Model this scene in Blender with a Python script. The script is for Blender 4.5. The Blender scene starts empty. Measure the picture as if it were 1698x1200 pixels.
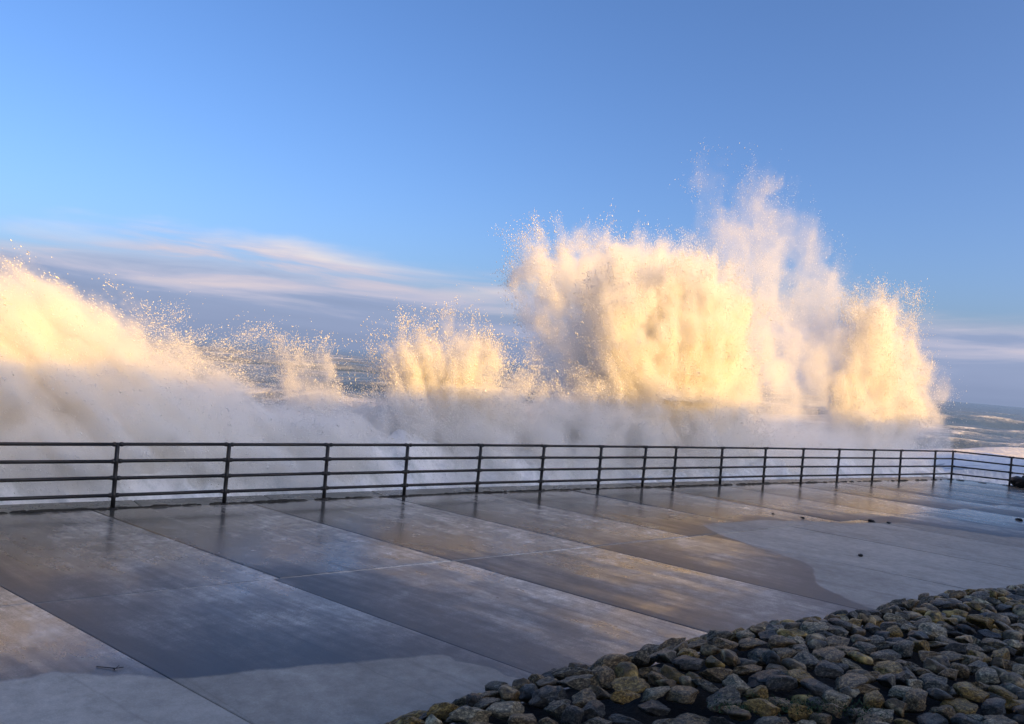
import bpy, math, random
import numpy as np
from mathutils import Matrix, Vector, Euler

random.seed(7)
RNG = np.random.default_rng(11)
sc = bpy.context.scene
COL = sc.collection

# ------------------------------------------------------------------ camera
ROLL = math.radians(4.95)
CAM_H = 3.0
cd = bpy.data.cameras.new("camera")
cd.lens = 36 * 1307 / 1698
cd.sensor_width = 36
cd.clip_start = 0.05
cd.clip_end = 60000
cam = bpy.data.objects.new("camera", cd)
COL.objects.link(cam)
cam.matrix_world = (Matrix.Translation((0, 0, CAM_H)) @ Matrix.Rotation(math.radians(90), 4, 'X')
                    @ Matrix.Rotation(ROLL, 4, 'Z'))
sc.camera = cam

# ------------------------------------------------------------------ light
SUN_ELEV = math.radians(15)
SUN_AZ = math.radians(124)       # compass-like angle of the sun from +Y, clockwise (behind, a little to the right)
sun_dir = Vector((math.sin(SUN_AZ) * math.cos(SUN_ELEV), math.cos(SUN_AZ) * math.cos(SUN_ELEV), math.sin(SUN_ELEV)))
sd = bpy.data.lights.new("sun", 'SUN')
sd.energy = 4.2
sd.angle = math.radians(0.6)
sd.color = (1.0, 0.52, 0.02)
sun = bpy.data.objects.new("sun", sd)
COL.objects.link(sun)
sun.rotation_euler = sun_dir.to_track_quat('Z', 'Y').to_euler()

world = bpy.data.worlds.new("World")
sc.world = world
world.use_nodes = True
wn, wl = world.node_tree.nodes, world.node_tree.links
wn.clear()


class NT:
    """small helper for writing node trees"""
    def __init__(self, tree):
        self.n, self.l = tree.nodes, tree.links

    def new(self, typ, **kw):
        nd = self.n.new(typ)
        for k, v in kw.items():
            setattr(nd, k, v)
        return nd

    def put(self, sock, v):
        if isinstance(v, bpy.types.NodeSocket):
            self.l.new(v, sock)
        elif v is not None:
            if hasattr(sock.default_value, '__len__') and not hasattr(v, '__len__'):
                v = (v,) * len(sock.default_value)
            if hasattr(v, '__len__') and len(sock.default_value) == 4 and len(v) == 3:
                v = tuple(v) + (1,)
            sock.default_value = v

    def math(self, op, a, b=None, c=None, clamp=False):
        nd = self.new('ShaderNodeMath', operation=op, use_clamp=clamp)
        for s, v in zip(nd.inputs, (a, b, c)):
            self.put(s, v)
        return nd.outputs[0]

    def vmath(self, op, a, b=None):
        nd = self.new('ShaderNodeVectorMath', operation=op)
        self.put(nd.inputs[0], a)
        if b is not None:
            self.put(nd.inputs[1], b)
        return nd.outputs[0]

    def noise(self, vec, scale, detail=4, rough=0.55, dist=0.0, out=0):
        nd = self.new('ShaderNodeTexNoise')
        self.put(nd.inputs['Vector'], vec)
        nd.inputs['Scale'].default_value = scale
        nd.inputs['Detail'].default_value = detail
        nd.inputs['Roughness'].default_value = rough
        nd.inputs['Distortion'].default_value = dist
        return nd.outputs[out]

    def ramp(self, fac, stops, interp='LINEAR'):
        nd = self.new('ShaderNodeValToRGB')
        cr = nd.color_ramp
        cr.interpolation = interp
        while len(cr.elements) < len(stops):
            cr.elements.new(0.5)
        for e, (p, c) in zip(cr.elements, stops):
            e.position = p
            if not hasattr(c, '__len__'):
                c = (c, c, c)
            e.color = tuple(c) + (1,)
        self.put(nd.inputs[0], fac)
        return nd.outputs[0]

    def mix(self, fac, a, b, blend='MIX'):
        nd = self.new('ShaderNodeMix', data_type='RGBA', blend_type=blend)
        self.put(nd.inputs['Factor'], fac)
        self.put(nd.inputs[6], a)
        self.put(nd.inputs[7], b)
        return nd.outputs[2]

    def maprange(self, v, a, b, c=0.0, d=1.0, smooth=False):
        nd = self.new('ShaderNodeMapRange')
        if smooth:
            nd.interpolation_type = 'SMOOTHSTEP'
        self.put(nd.inputs[0], v)
        for i, x in enumerate((a, b, c, d)):
            self.put(nd.inputs[i + 1], x)
        return nd.outputs[0]

    def sep(self, v):
        nd = self.new('ShaderNodeSeparateXYZ')
        self.put(nd.inputs[0], v)
        return nd.outputs

    def comb(self, x, y, z):
        nd = self.new('ShaderNodeCombineXYZ')
        for s, v in zip(nd.inputs, (x, y, z)):
            self.put(s, v)
        return nd.outputs[0]


W = NT(world.node_tree)
sky = W.new('ShaderNodeTexSky', sky_type='NISHITA')
sky.sun_disc = False
sky.sun_elevation = SUN_ELEV
sky.sun_rotation = SUN_AZ
sky.air_density = 0.7
sky.dust_density = 3.6
sky.ozone_density = 2.6
hsv = W.new('ShaderNodeHueSaturation')
hsv.inputs['Saturation'].default_value = 1.12
hsv.inputs['Value'].default_value = 1.0
W.put(hsv.inputs['Color'], sky.outputs[0])
tc = W.new('ShaderNodeTexCoord')
dx, dy, dz = W.sep(tc.outputs['Generated'])
# low layered cloud all round the horizon
big = W.noise(W.comb(W.math('MULTIPLY', dx, 2.2), W.math('MULTIPLY', dy, 2.2), W.math('MULTIPLY', dz, 9)), 1.0, 5, 0.5, 0.3)
fine = W.noise(W.comb(W.math('MULTIPLY', dx, 3.0), W.math('MULTIPLY', dy, 3.0), W.math('MULTIPLY', dz, 27)), 1.3, 6, 0.55, 0.5)
topel = W.math('ADD', 0.102, W.math('MULTIPLY', W.math('SUBTRACT', big, 0.5), 0.22))
cover = W.maprange(W.math('SUBTRACT', topel, dz), -0.02, 0.035, 0, 1, True)
low = W.maprange(W.math('ADD', dz, W.math('MULTIPLY', W.math('SUBTRACT', fine, 0.5), 0.05)), 0.058, 0.112, 1.0, 0.0, True)
cover = W.math('MULTIPLY', cover, W.math('MAXIMUM', low, W.maprange(fine, 0.33, 0.53, 0.15, 1.0, True)))
cover = W.math('MULTIPLY', cover, 0.92)
ccol = W.ramp(W.math('ADD', W.math('MULTIPLY', dz, 7.0), W.math('MULTIPLY', W.math('SUBTRACT', fine, 0.5), W.maprange(dz, 0.0, 0.06, 0.25, 1.3))),
              [(0.0, (0.16, 0.20, 0.31)), (0.3, (0.19, 0.23, 0.35)), (0.5, (0.31, 0.31, 0.40)), (0.72, (0.45, 0.385, 0.41)), (0.95, (0.62, 0.51, 0.43))])
SKY_STR = 0.148
skc = W.mix(1.0, hsv.outputs[0], (SKY_STR * 0.99, SKY_STR * 1.0, SKY_STR * 1.12), 'MULTIPLY')
CLOUD_GAIN = 1.0
cl = W.mix(1.0, ccol, (CLOUD_GAIN,) * 3, 'MULTIPLY')
allc = W.mix(cover, skc, cl)
bg = W.new('ShaderNodeBackground')
W.put(bg.inputs[0], allc)
bg.inputs[1].default_value = 1.0
wo = W.new('ShaderNodeOutputWorld')
W.l.new(bg.outputs[0], wo.inputs[0])

sc.view_settings.view_transform = 'Standard'
sc.view_settings.look = 'None'
sc.view_settings.exposure = 0.75
sc.view_settings.gamma = 1.0
sc.view_settings.use_curve_mapping = False
sc.cycles.volume_bounces = 14
sc.cycles.max_bounces = 16
sc.cycles.transparent_max_bounces = 16
sc.cycles.volume_step_rate = 3.0
sc.cycles.volume_max_steps = 256

# ------------------------------------------------------------------ geometry of the place
ANG = math.radians(37.5)                   # direction of the sea front, seen from above
E1 = np.array((math.cos(ANG), math.sin(ANG)))      # along the front
E2 = np.array((-math.sin(ANG), math.cos(ANG)))     # towards the sea
AJ = math.radians(-35.7)
EA = np.array((math.cos(AJ), math.sin(AJ)))        # along the crosswise slab joints


def st(s, t):
    p = s * E1 + t * E2
    return float(p[0]), float(p[1])


def to_px(p):
    """where a world point shows in the 1698 x 1200 frame (used only to choose which stones are built singly)"""
    x, y, z = p[0], p[1], p[2] - CAM_H
    if y < 0.1:
        return None
    X, Y = x / y * 1307, z / y * 1307
    c, s = math.cos(ROLL), math.sin(ROLL)
    return 849 + X * c + Y * s, 600 - (-X * s + Y * c)


# ------------------------------------------------------------------ object helpers
def mat(name):
    m = bpy.data.materials.new(name)
    m.use_nodes = True
    m.node_tree.nodes.clear()
    n = NT(m.node_tree)
    out = n.new('ShaderNodeOutputMaterial')
    return m, n, out


def principled(n, out, **kw):
    b = n.new('ShaderNodeBsdfPrincipled')
    for k, v in kw.items():
        n.put(b.inputs[k.replace('_', ' ')], v)
    n.l.new(b.outputs[0], out.inputs[0])
    return b


def bump(n, h, strength, dist):
    b = n.new('ShaderNodeBump')
    b.inputs['Strength'].default_value = strength
    b.inputs['Distance'].default_value = dist
    n.put(b.inputs['Height'], h)
    return b.outputs[0]


def mesh_np(name, verts, faces, smooth=False):
    me = bpy.data.meshes.new(name)
    verts = np.asarray(verts, dtype=np.float32)
    faces = np.asarray(faces, dtype=np.int32)
    k = faces.shape[1]
    me.vertices.add(len(verts))
    me.vertices.foreach_set('co', verts.ravel())
    me.loops.add(faces.size)
    me.loops.foreach_set('vertex_index', faces.ravel())
    me.polygons.add(len(faces))
    me.polygons.foreach_set('loop_start', np.arange(0, faces.size, k, dtype=np.int32))
    me.polygons.foreach_set('loop_total', np.full(len(faces), k, dtype=np.int32))
    if smooth:
        me.polygons.foreach_set('use_smooth', np.ones(len(faces), dtype=bool))
    me.update(calc_edges=True)
    return me


def mesh_py(name, verts, faces, smooth=False):
    me = bpy.data.meshes.new(name)
    me.from_pydata([tuple(map(float, v)) for v in verts], [], faces)
    if smooth:
        for p in me.polygons:
            p.use_smooth = True
    me.update()
    return me


def obj(name, me, m=None, parent=None, loc=None, **props):
    o = bpy.data.objects.new(name, me)
    COL.objects.link(o)
    if m is not None and me is not None and not me.materials:
        me.materials.append(m)
    if parent is not None:
        o.parent = parent
    if loc is not None:
        o.location = loc
    for k, v in props.items():
        o[k] = v
    return o


def empty(name, loc=(0, 0, 0), **props):
    o = obj(name, None, loc=loc, **props)
    o.empty_display_size = 0.2
    return o


def tube_mesh(name, p0, p1, r, n=12, bulges=()):
    """round bar from p0 to p1; bulges: (distance along, half length, radius)"""
    p0, p1 = Vector(p0), Vector(p1)
    ax = p1 - p0
    L = ax.length
    q = ax.to_track_quat('Z', 'Y').to_matrix()
    prof = [(0.0, r)]
    for d, hl, rr in bulges:
        prof += [(d - hl, r), (d - hl * .8, rr * .9), (d - hl * .3, rr), (d + hl * .3, rr), (d + hl * .8, rr * .9), (d + hl, r)]
    prof.append((L, r))
    vs, fs = [], []
    for z, rad in prof:
        for k in range(n):
            a = 2 * math.pi * k / n
            vs.append(p0 + q @ Vector((math.cos(a) * rad, math.sin(a) * rad, z)))
    m = len(prof)
    for i in range(m - 1):
        for k in range(n):
            a, b = i * n + k, i * n + (k + 1) % n
            fs.append((a, b, b + n, a + n))
    fs.append(tuple(range(n))[::-1])
    fs.append(tuple(range((m - 1) * n, m * n)))
    me = mesh_py(name, vs, fs)
    for p in me.polygons[:-2]:
        p.use_smooth = True
    return me


# ------------------------------------------------------------------ numpy noise
def up_matrix(n, m, phase):
    x = np.linspace(0, m - 1.0001, n)
    i = np.floor(x).astype(int)
    f = x - i
    f = f * f * (3 - 2 * f)
    M = np.zeros((n, m + 1), np.float32)
    M[np.arange(n), i] = 1 - f
    M[np.arange(n), i + 1] = f
    return M


def fbm(shape, cells, octaves=4, gain=0.5, seed=0):
    """fractal value noise over a box of voxels, about -1..1"""
    r = np.random.default_rng(seed)
    out = np.zeros(shape, np.float32)
    amp, tot = 1.0, 0.0
    cells = list(cells)
    for _ in range(octaves):
        cs = [min(max(2, int(round(c)) + 1), max(2, nn // 2)) for c, nn in zip(cells, shape)]
        lat = r.uniform(-1, 1, [c + 1 for c in cs]).astype(np.float32)
        a = lat
        for ax, (nn, c) in enumerate(zip(shape, cs)):
            a = np.moveaxis(np.tensordot(up_matrix(nn, c, 0), a, axes=(1, ax)), 0, ax)
        out += amp * a
        tot += amp * amp
        amp *= gain
        cells = [c * 2 for c in cells]
    return out / math.sqrt(tot) / 0.42 * 0.5


def sstep(x, a=0.0, b=1.0):
    x = np.clip((x - a) / (b - a), 0, 1)
    return x * x * (3 - 2 * x)


# ================================================================== SETTING
# ------------------------------------------------------------------ the deck of the promenade
FL = [(-24.5, -1.2), (-0.5, 17.75), (8.0, 23.85), (16.95, 29.83), (60.0, 15.6)]     # line of the railing


def clip_half(poly, a, b):
    """keep what lies on the right of a -> b (landward)"""
    out = []
    def side(p):
        return (b[0] - a[0]) * (p[1] - a[1]) - (b[1] - a[1]) * (p[0] - a[0])
    for i in range(len(poly)):
        p, q = poly[i], poly[(i + 1) % len(poly)]
        sp, sq = side(p), side(q)
        if sp <= 0:
            out.append(p)
        if (sp < 0 < sq) or (sq < 0 < sp):
            f = sp / (sp - sq)
            out.append((p[0] + (q[0] - p[0]) * f, p[1] + (q[1] - p[1]) * f))
    return out


def float_curve(n, v, pts):
    """piecewise curve x -> y in plain units"""
    xs = [p[0] for p in pts]
    ys = [p[1] for p in pts]
    x0, x1, y0, y1 = min(xs), max(xs), min(ys), max(ys)
    nd = n.new('ShaderNodeFloatCurve')
    cv = nd.mapping.curves[0]
    while len(cv.points) < len(pts):
        cv.points.new(0.5, 0.5)
    for cp, (x, y) in zip(cv.points, sorted(pts)):
        cp.location = ((x - x0) / (x1 - x0), (y - y0) / (y1 - y0))
        cp.handle_type = 'AUTO_CLAMPED'
    nd.mapping.update()
    n.put(nd.inputs['Value'], n.maprange(v, x0, x1, 0, 1))
    return n.maprange(nd.outputs[0], 0, 1, y0, y1)


def wet_concrete():
    m, n, out = mat("wet_concrete")
    geo = n.new('ShaderNodeNewGeometry')
    pos = geo.outputs['Position']
    x, y, z = n.sep(pos)
    s = n.math('ADD', n.math('MULTIPLY', x, float(E1[0])), n.math('MULTIPLY', y, float(E1[1])))
    t = n.math('ADD', n.math('MULTIPLY', x, float(E2[0])), n.math('MULTIPLY', y, float(E2[1])))
    EB = (-math.sin(AJ), math.cos(AJ))
    u = n.math('ADD', n.math('MULTIPLY', x, float(EA[0])), n.math('MULTIPLY', y, float(EA[1])))
    v = n.math('ADD', n.math('MULTIPLY', x, EB[0]), n.math('MULTIPLY', y, EB[1]))
    stv = n.comb(s, t, 0)
    streakv = n.comb(n.math('MULTIPLY', u, 0.40), n.math('MULTIPLY', v, 2.6), 0)
    info = n.new('ShaderNodeObjectInfo')
    rnd = info.outputs['Random']
    wob = n.math('MULTIPLY', n.math('SUBTRACT', n.noise(stv, 1.3, 3, 0.5), 0.5), 0.42)
    sw = n.math('ADD', s, wob)
    tw = n.math('ADD', t, wob)
    # first dry patch: on the land side of a curving tide mark
    f1 = float_curve(n, sw, DRY1)
    d1 = n.math('SUBTRACT', f1, tw)
    # second dry patch: between two curving marks
    lo = float_curve(n, tw, DRY2_LO)
    hi = float_curve(n, sw, DRY2_HI)
    d2 = n.math('MINIMUM', n.math('SUBTRACT', sw, lo), n.math('SUBTRACT', hi, tw))
    dry = n.math('MAXIMUM', n.maprange(d1, -0.03, 0.05, 0, 1, True), n.maprange(d2, -0.03, 0.06, 0, 1, True))
    blot = n.noise(n.comb(s, t, 3.0), 0.55, 5, 0.6, 0.4)
    blot2 = n.noise(n.comb(s, t, 9.0), 2.6, 6, 0.62, 0.2)
    streak = n.noise(streakv, 1.0, 5, 0.6, 0.15)
    grit = n.noise(pos, 55.0, 4, 0.7)
    grain = n.noise(pos, 240.0, 2, 0.6)
    # standing film of water: smooth where deep, broken by the tamped surface where it has run off
    film = n.math('ADD', n.math('MULTIPLY', streak, 0.60), n.math('MULTIPLY', blot, 0.65))
    film = n.math('ADD', film, n.math('MULTIPLY', n.math('SUBTRACT', rnd, 0.5), 0.30))
    tco = n.new('ShaderNodeTexCoord')
    lx, ly, lz = n.sep(tco.outputs['Object'])
    across = n.math('ADD', n.math('MULTIPLY', lx, EB[0]), n.math('MULTIPLY', ly, EB[1]))
    film = n.math('ADD', film, n.maprange(across, -1.4, 1.4, -0.10, 0.10))
    near_rail = n.maprange(t, 7.5, 11.5, -0.10, 0.19)
    film = n.math('ADD', film, near_rail)
    film = n.math('SUBTRACT', film, n.maprange(n.math('MAXIMUM', d1, d2), -1.5, -0.1, 0.0, 0.16, True))
    film = n.maprange(film, 0.47, 0.72, 0, 1, True)
    rough_wet = n.maprange(film, 0, 1, 0.48, 0.25)
    rough_wet = n.math('ADD', rough_wet, n.math('MULTIPLY', n.math('SUBTRACT', blot2, 0.5), 0.16), clamp=True)
    rough_wet = n.math('MULTIPLY', rough_wet, n.maprange(t, 11.6, 13.4, 1.0, 0.62, True))
    rough = n.new('ShaderNodeMix', data_type='FLOAT')
    n.put(rough.inputs[0], dry)
    n.put(rough.inputs[2], rough_wet)
    n.put(rough.inputs[3], 0.62)
    wetc = n.ramp(n.math('ADD', n.math('MULTIPLY', blot2, 0.6), n.math('MULTIPLY', grit, 0.4)),
                  [(0.28, (0.032, 0.030, 0.026)), (0.5, (0.098, 0.091, 0.079)), (0.68, (0.27, 0.252, 0.22))])
    dryc = n.ramp(n.math('ADD', n.math('MULTIPLY', blot2, 0.55), n.math('MULTIPLY', grit, 0.45)),
                  [(0.25, (0.27, 0.245, 0.205)), (0.5, (0.36, 0.33, 0.28)), (0.75, (0.45, 0.415, 0.355))])
    tamp = n.noise(n.comb(n.math('MULTIPLY', u, 0.10), n.math('ADD', n.math('MULTIPLY', v, 1.3), n.math('MULTIPLY', blot, 0.25)), 7), 1.0, 2, 0.4)
    line = n.maprange(n.math('ABSOLUTE', n.math('SUBTRACT', tamp, 0.5)), 0.0, 0.012, 0.72, 1.0, True)
    spots = n.maprange(n.noise(n.comb(s, t, 21), 7.0, 5, 0.7), 0.30, 0.68, 0.66, 1.34)
    patch = n.maprange(n.noise(n.comb(n.math('MULTIPLY', u, 0.6), n.math('MULTIPLY', v, 1.3), 33), 0.9, 5, 0.65, 0.5), 0.34, 0.66, 0.70, 1.28)
    aggr = n.maprange(n.noise(pos, 90, 2, 0.5), 0.60, 0.72, 1.0, 1.55)
    tex = n.math('MULTIPLY', n.math('MULTIPLY', line, spots), n.math('MULTIPLY', patch, aggr))
    tint = n.maprange(rnd, 0, 1, 0.80, 1.16)
    drained_sheen = n.math('MULTIPLY', n.maprange(n.math('ADD', across, n.math('MULTIPLY', streak, 1.6)), -0.5, 2.0, 0.34, 2.7), n.maprange(n.noise(n.comb(n.math('MULTIPLY', u, 0.8), n.math('MULTIPLY', v, 9.0), 3), 1.0, 5, 0.7, 0.1), 0.35, 0.68, 0.68, 1.40))  # drained side of each slab paler, with pale wet sheen put into the colour
    wetc = n.mix(1.0, wetc, n.comb(drained_sheen, drained_sheen, drained_sheen), 'MULTIPLY')
    soak = n.maprange(n.math('MAXIMUM', d1, d2), -1.6, -0.05, 1.0, 0.26, True)
    wetc = n.mix(1.0, wetc, n.comb(soak, soak, soak), 'MULTIPLY')
    col = n.mix(dry, wetc, dryc)
    tex = n.math('ADD', 1.0, n.math('MULTIPLY', n.math('SUBTRACT', tex, 1.0), n.maprange(dry, 0, 1, 1.0, 0.45)))
    tint = n.math('MULTIPLY', tint, tex)
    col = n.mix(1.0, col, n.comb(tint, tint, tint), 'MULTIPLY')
    # green weed film close to the edge
    weed = n.math('MULTIPLY', n.maprange(t, 12.4, 13.6, 0, 1, True), n.maprange(blot2, 0.5, 0.7, 0, 0.7, True))
    col = n.mix(weed, col, (0.03, 0.035, 0.018))
    h = n.math('ADD', n.math('MULTIPLY', grit, 0.5), n.math('MULTIPLY', n.noise(streakv, 3.0, 4, 0.6), 0.9))
    h = n.math('ADD', h, n.math('MULTIPLY', grain, 0.25))
    h = n.math('ADD', h, n.math('MULTIPLY', line, 0.6))
    bs = n.math('ADD', n.math('MULTIPLY', n.math('SUBTRACT', 1.0, film), 0.5), 0.10)
    bnode = n.new('ShaderNodeBump')
    bnode.inputs['Distance'].default_value = 0.004
    n.put(bnode.inputs['Strength'], n.math('MAXIMUM', bs, n.math('MULTIPLY', dry, 0.8)))
    n.put(bnode.inputs['Height'], h)
    ior = n.new('ShaderNodeMix', data_type='FLOAT')
    n.put(ior.inputs[0], dry)
    n.put(ior.inputs[2], 2.15)
    n.put(ior.inputs[3], 1.35)
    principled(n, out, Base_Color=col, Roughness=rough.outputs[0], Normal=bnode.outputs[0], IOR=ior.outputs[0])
    return m


DRY1 = [(-3.0, 6.10), (0.8, 7.62), (1.9, 7.2), (3.46, 6.82), (4.3, 6.65), (4.6, 6.35), (4.77, 5.87), (6.0, 4.2), (9.0, 3.0)]
DRY2_LO = [(4.0, 10.7), (5.8, 11.0), (6.42, 11.2), (6.9, 11.75), (7.55, 12.43), (8.8, 12.6), (9.6, 12.8), (10.4, 13.2)]
DRY2_HI = [(12.0, 10.3), (13.5, 10.35), (15.5, 10.2), (17.2, 9.5), (18.9, 8.9), (19.7, 7.9), (20.4, 6.95), (22.2, 5.7), (30.0, 2.0)]

M_WET = wet_concrete()


def simple_rock(name, stops, rough=0.5, bscale=18, bstr=0.6, moss=0.0, scale=6.0):
    m, n, out = mat(name)
    tcn = n.new('ShaderNodeTexCoord')
    info = n.new('ShaderNodeObjectInfo')
    v = n.vmath('ADD', tcn.outputs['Object'], n.comb(n.math('MULTIPLY', info.outputs['Random'], 37.0), n.math('MULTIPLY', info.outputs['Random'], 91.0), 0))
    a = n.noise(v, scale, 6, 0.65, 0.3)
    b = n.noise(v, scale * 4.5, 5, 0.7)
    f = n.math('ADD', n.math('MULTIPLY', a, 0.62), n.math('MULTIPLY', b, 0.38))
    col = n.ramp(f, stops)
    bb = n.noise(v, bscale, 6, 0.7)
    pit = n.ramp(n.noise(v, scale * 2.2, 5, 0.7, 0.6), [(0.36, 0.35), (0.5, 1.0)])
    col = n.mix(1.0, col, pit, 'MULTIPLY')
    principled(n, out, Base_Color=col, Roughness=n.maprange(b, 0.3, 0.7, rough - 0.12, rough + 0.18), Normal=bump(n, n.math('ADD', bb, n.math('MULTIPLY', a, 0.8)), bstr, 0.04))
    return m


def slab_mesh(poly, cx, cy, th, bev=0.014):
    """a slab with its arrises rounded off a little"""
    k = len(poly)
    ctr = np.mean(np.array(poly), axis=0)
    rings = []
    for inset, z in ((0, -th), (0, -bev), (bev * .3, -bev * .3), (bev, 0)):
        ring = []
        for i in range(k):
            p = np.array(poly[i])
            d = ctr - p
            d /= max(np.linalg.norm(d), 1e-6)
            q = p + d * inset * 1.4
            ring.append((q[0] - cx, q[1] - cy, z))
        rings.append(ring)
    vs = [v for r in rings for v in r]
    fs = []
    for r in range(3):
        for i in range(k):
            a, b = r * k + i, r * k + (i + 1) % k
            fs.append((a, b, b + k, a + k))
    fs.append(tuple(range(3 * k, 4 * k)))
    return mesh_py("concrete_slab", vs, fs)


deck = empty("promenade", kind="structure", label="wet concrete promenade of large skewed slabs along the sea wall")
O = np.array((-0.71, 11.59))
cols_sea = [-30.0, -27.2, -24.4, -21.6, -18.9, -16.2, -13.4, -10.7, -7.95, -5.24, -2.52, 0.10, 3.0, 5.47, 8.0, 10.8, 13.6, 16.4, 19.2, 22.0, 24.8, 27.6, 30.4, 33.2, 36, 38.8, 41.6, 44.4, 47.2, 50]
cols_land = [-30.0, -27.2, -24.4, -21.6, -18.9, -16.2, -13.4, -10.7, -7.95, -5.24, -2.62, 0.14, 2.98, 5.95, 8.8, 11.6, 14.4, 17.2, 20.0, 22.8, 25.6, 28.4, 31.2, 34.0, 36.8, 39.6, 42.4]
rows = [(-9.0, -4.85, cols_sea), (-4.85, 0.0, cols_sea), (0.0, 4.85, cols_land), (4.85, 9.7, cols_sea), (9.7, 14.6, cols_land)]
gap = 0.006
for r0, r1, cols in rows:
    for c0, c1 in zip(cols[:-1], cols[1:]):
        quad = []
        for c, r in ((c0 + gap, r0 + gap), (c0 + gap, r1 - gap), (c1 - gap, r1 - gap), (c1 - gap, r0 + gap)):
            p = O + c * E1 + r * EA
            quad.append((float(p[0]), float(p[1])))
        for a, b in zip(FL[:-1], FL[1:]):
            if quad:
                quad = clip_half(quad, a, b)
        if len(quad) < 3:
            continue
        qa = np.array(quad)
        area = 0.5 * abs(np.dot(qa[:, 0], np.roll(qa[:, 1], 1)) - np.dot(qa[:, 1], np.roll(qa[:, 0], 1)))
        if area < 0.05:
            continue
        c = qa.mean(axis=0)
        if c[1] < -8 or c[0] < -22 or c[0] > 46:
            continue
        me = slab_mesh(quad, c[0], c[1], 0.25)
        o = obj("concrete_slab", me, M_WET, deck, loc=(c[0], c[1], random.uniform(-0.004, 0.003)))
        o.rotation_euler = (random.gauss(0, 0.0011), random.gauss(0, 0.0011), 0)

# bed under the slabs: dark grit that shows in the joints
m_bed = simple_rock("joint_grit", [(0.2, (0.012, 0.012, 0.012)), (0.8, (0.03, 0.03, 0.028))], 0.8)
bedp = [(-60, -40), (-60, -22)] + [(-24.5, -1.2), (-0.5, 17.75), (8.0, 23.85), (16.95, 29.83), (60.0, 15.6)] + [(60, -40)]
bedp[1] = (-60, -1.2 - 35.5 * 0.7896)
k = len(bedp)
vs = [(x, y, -0.035) for x, y in bedp] + [(x, y, -6.0) for x, y in bedp]
fs = [tuple(range(k))[::-1]] + [(i, (i + 1) % k, (i + 1) % k + k, i + k) for i in range(k)]
obj("ground", mesh_py("ground", vs, fs), m_bed, kind="structure", label="ground under the promenade slabs")

# ------------------------------------------------------------------ sea wall with its coping stones
def offset_line(pts, d):
    """move a polyline seaward by d"""
    out = []
    P = [np.array(p, float) for p in pts]
    nrm = []
    for a, b in zip(P[:-1], P[1:]):
        v = (b - a) / np.linalg.norm(b - a)
        nrm.append(np.array((-v[1], v[0])))
    for i, p in enumerate(P):
        if i == 0:
            nn = nrm[0]
        elif i == len(P) - 1:
            nn = nrm[-1]
        else:
            nn = nrm[i - 1] + nrm[i]
            nn = nn / np.dot(nn, nrm[i])
        out.append(p + nn * d)
    return out


m_cop, n, out = mat("coping_concrete")
geo = n.new('ShaderNodeNewGeometry')
a = n.noise(geo.outputs['Position'], 1.4, 6, 0.65)
b = n.noise(geo.outputs['Position'], 30, 5, 0.7)
colr = n.ramp(n.math('ADD', n.math('MULTIPLY', a, 0.6), n.math('MULTIPLY', b, 0.4)), [(0.3, (0.075, 0.08, 0.068)), (0.55, (0.135, 0.14, 0.12)), (0.8, (0.20, 0.20, 0.175))])
principled(n, out, Base_Color=colr, Roughness=n.maprange(a, 0.35, 0.65, 0.18, 0.45), Normal=bump(n, b, 0.5, 0.006))
M_COP = m_cop
wall = empty("sea_wall", kind="structure", label="concrete sea wall with a pale coping outside the railing")
in_l, out_l = offset_line(FL, 0.012), offset_line(FL, 0.70)
for (a0, a1, b0, b1) in zip(in_l[:-1], in_l[1:], out_l[:-1], out_l[1:]):
    L = np.linalg.norm(a1 - a0)
    nst = max(1, int(round(L / 2.4)))
    for i in range(nst):
        f0, f1 = i / nst + 0.006 / L, (i + 1) / nst - 0.006 / L
        q = [a0 + (a1 - a0) * f0, a0 + (a1 - a0) * f1, b0 + (b1 - b0) * f1, b0 + (b1 - b0) * f0]
        c = np.mean(q, axis=0)
        if c[0] < -14 or c[0] > 40:
            continue
        me = slab_mesh([tuple(x) for x in q], c[0], c[1], 0.30, 0.02)
        me.name = "coping_stone"
        obj("coping_stone", me, M_COP, wall, loc=(c[0], c[1], random.uniform(-0.012, 0.0)))
face_l = offset_line(FL, 0.62)
vs = [(p[0], p[1], -0.28) for p in face_l] + [(p[0] + 0, p[1], -7) for p in face_l] + [(p[0], p[1], -0.28) for p in FL]
k = len(FL)
fs = [(i, i + 1, i + 1 + k, i + k) for i in range(k - 1)] + [(i + 1, i, i + 2 * k, i + 1 + 2 * k) for i in range(k - 1)]
obj("wall_face", mesh_py("wall_face", vs, fs), M_COP, wall)

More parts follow.
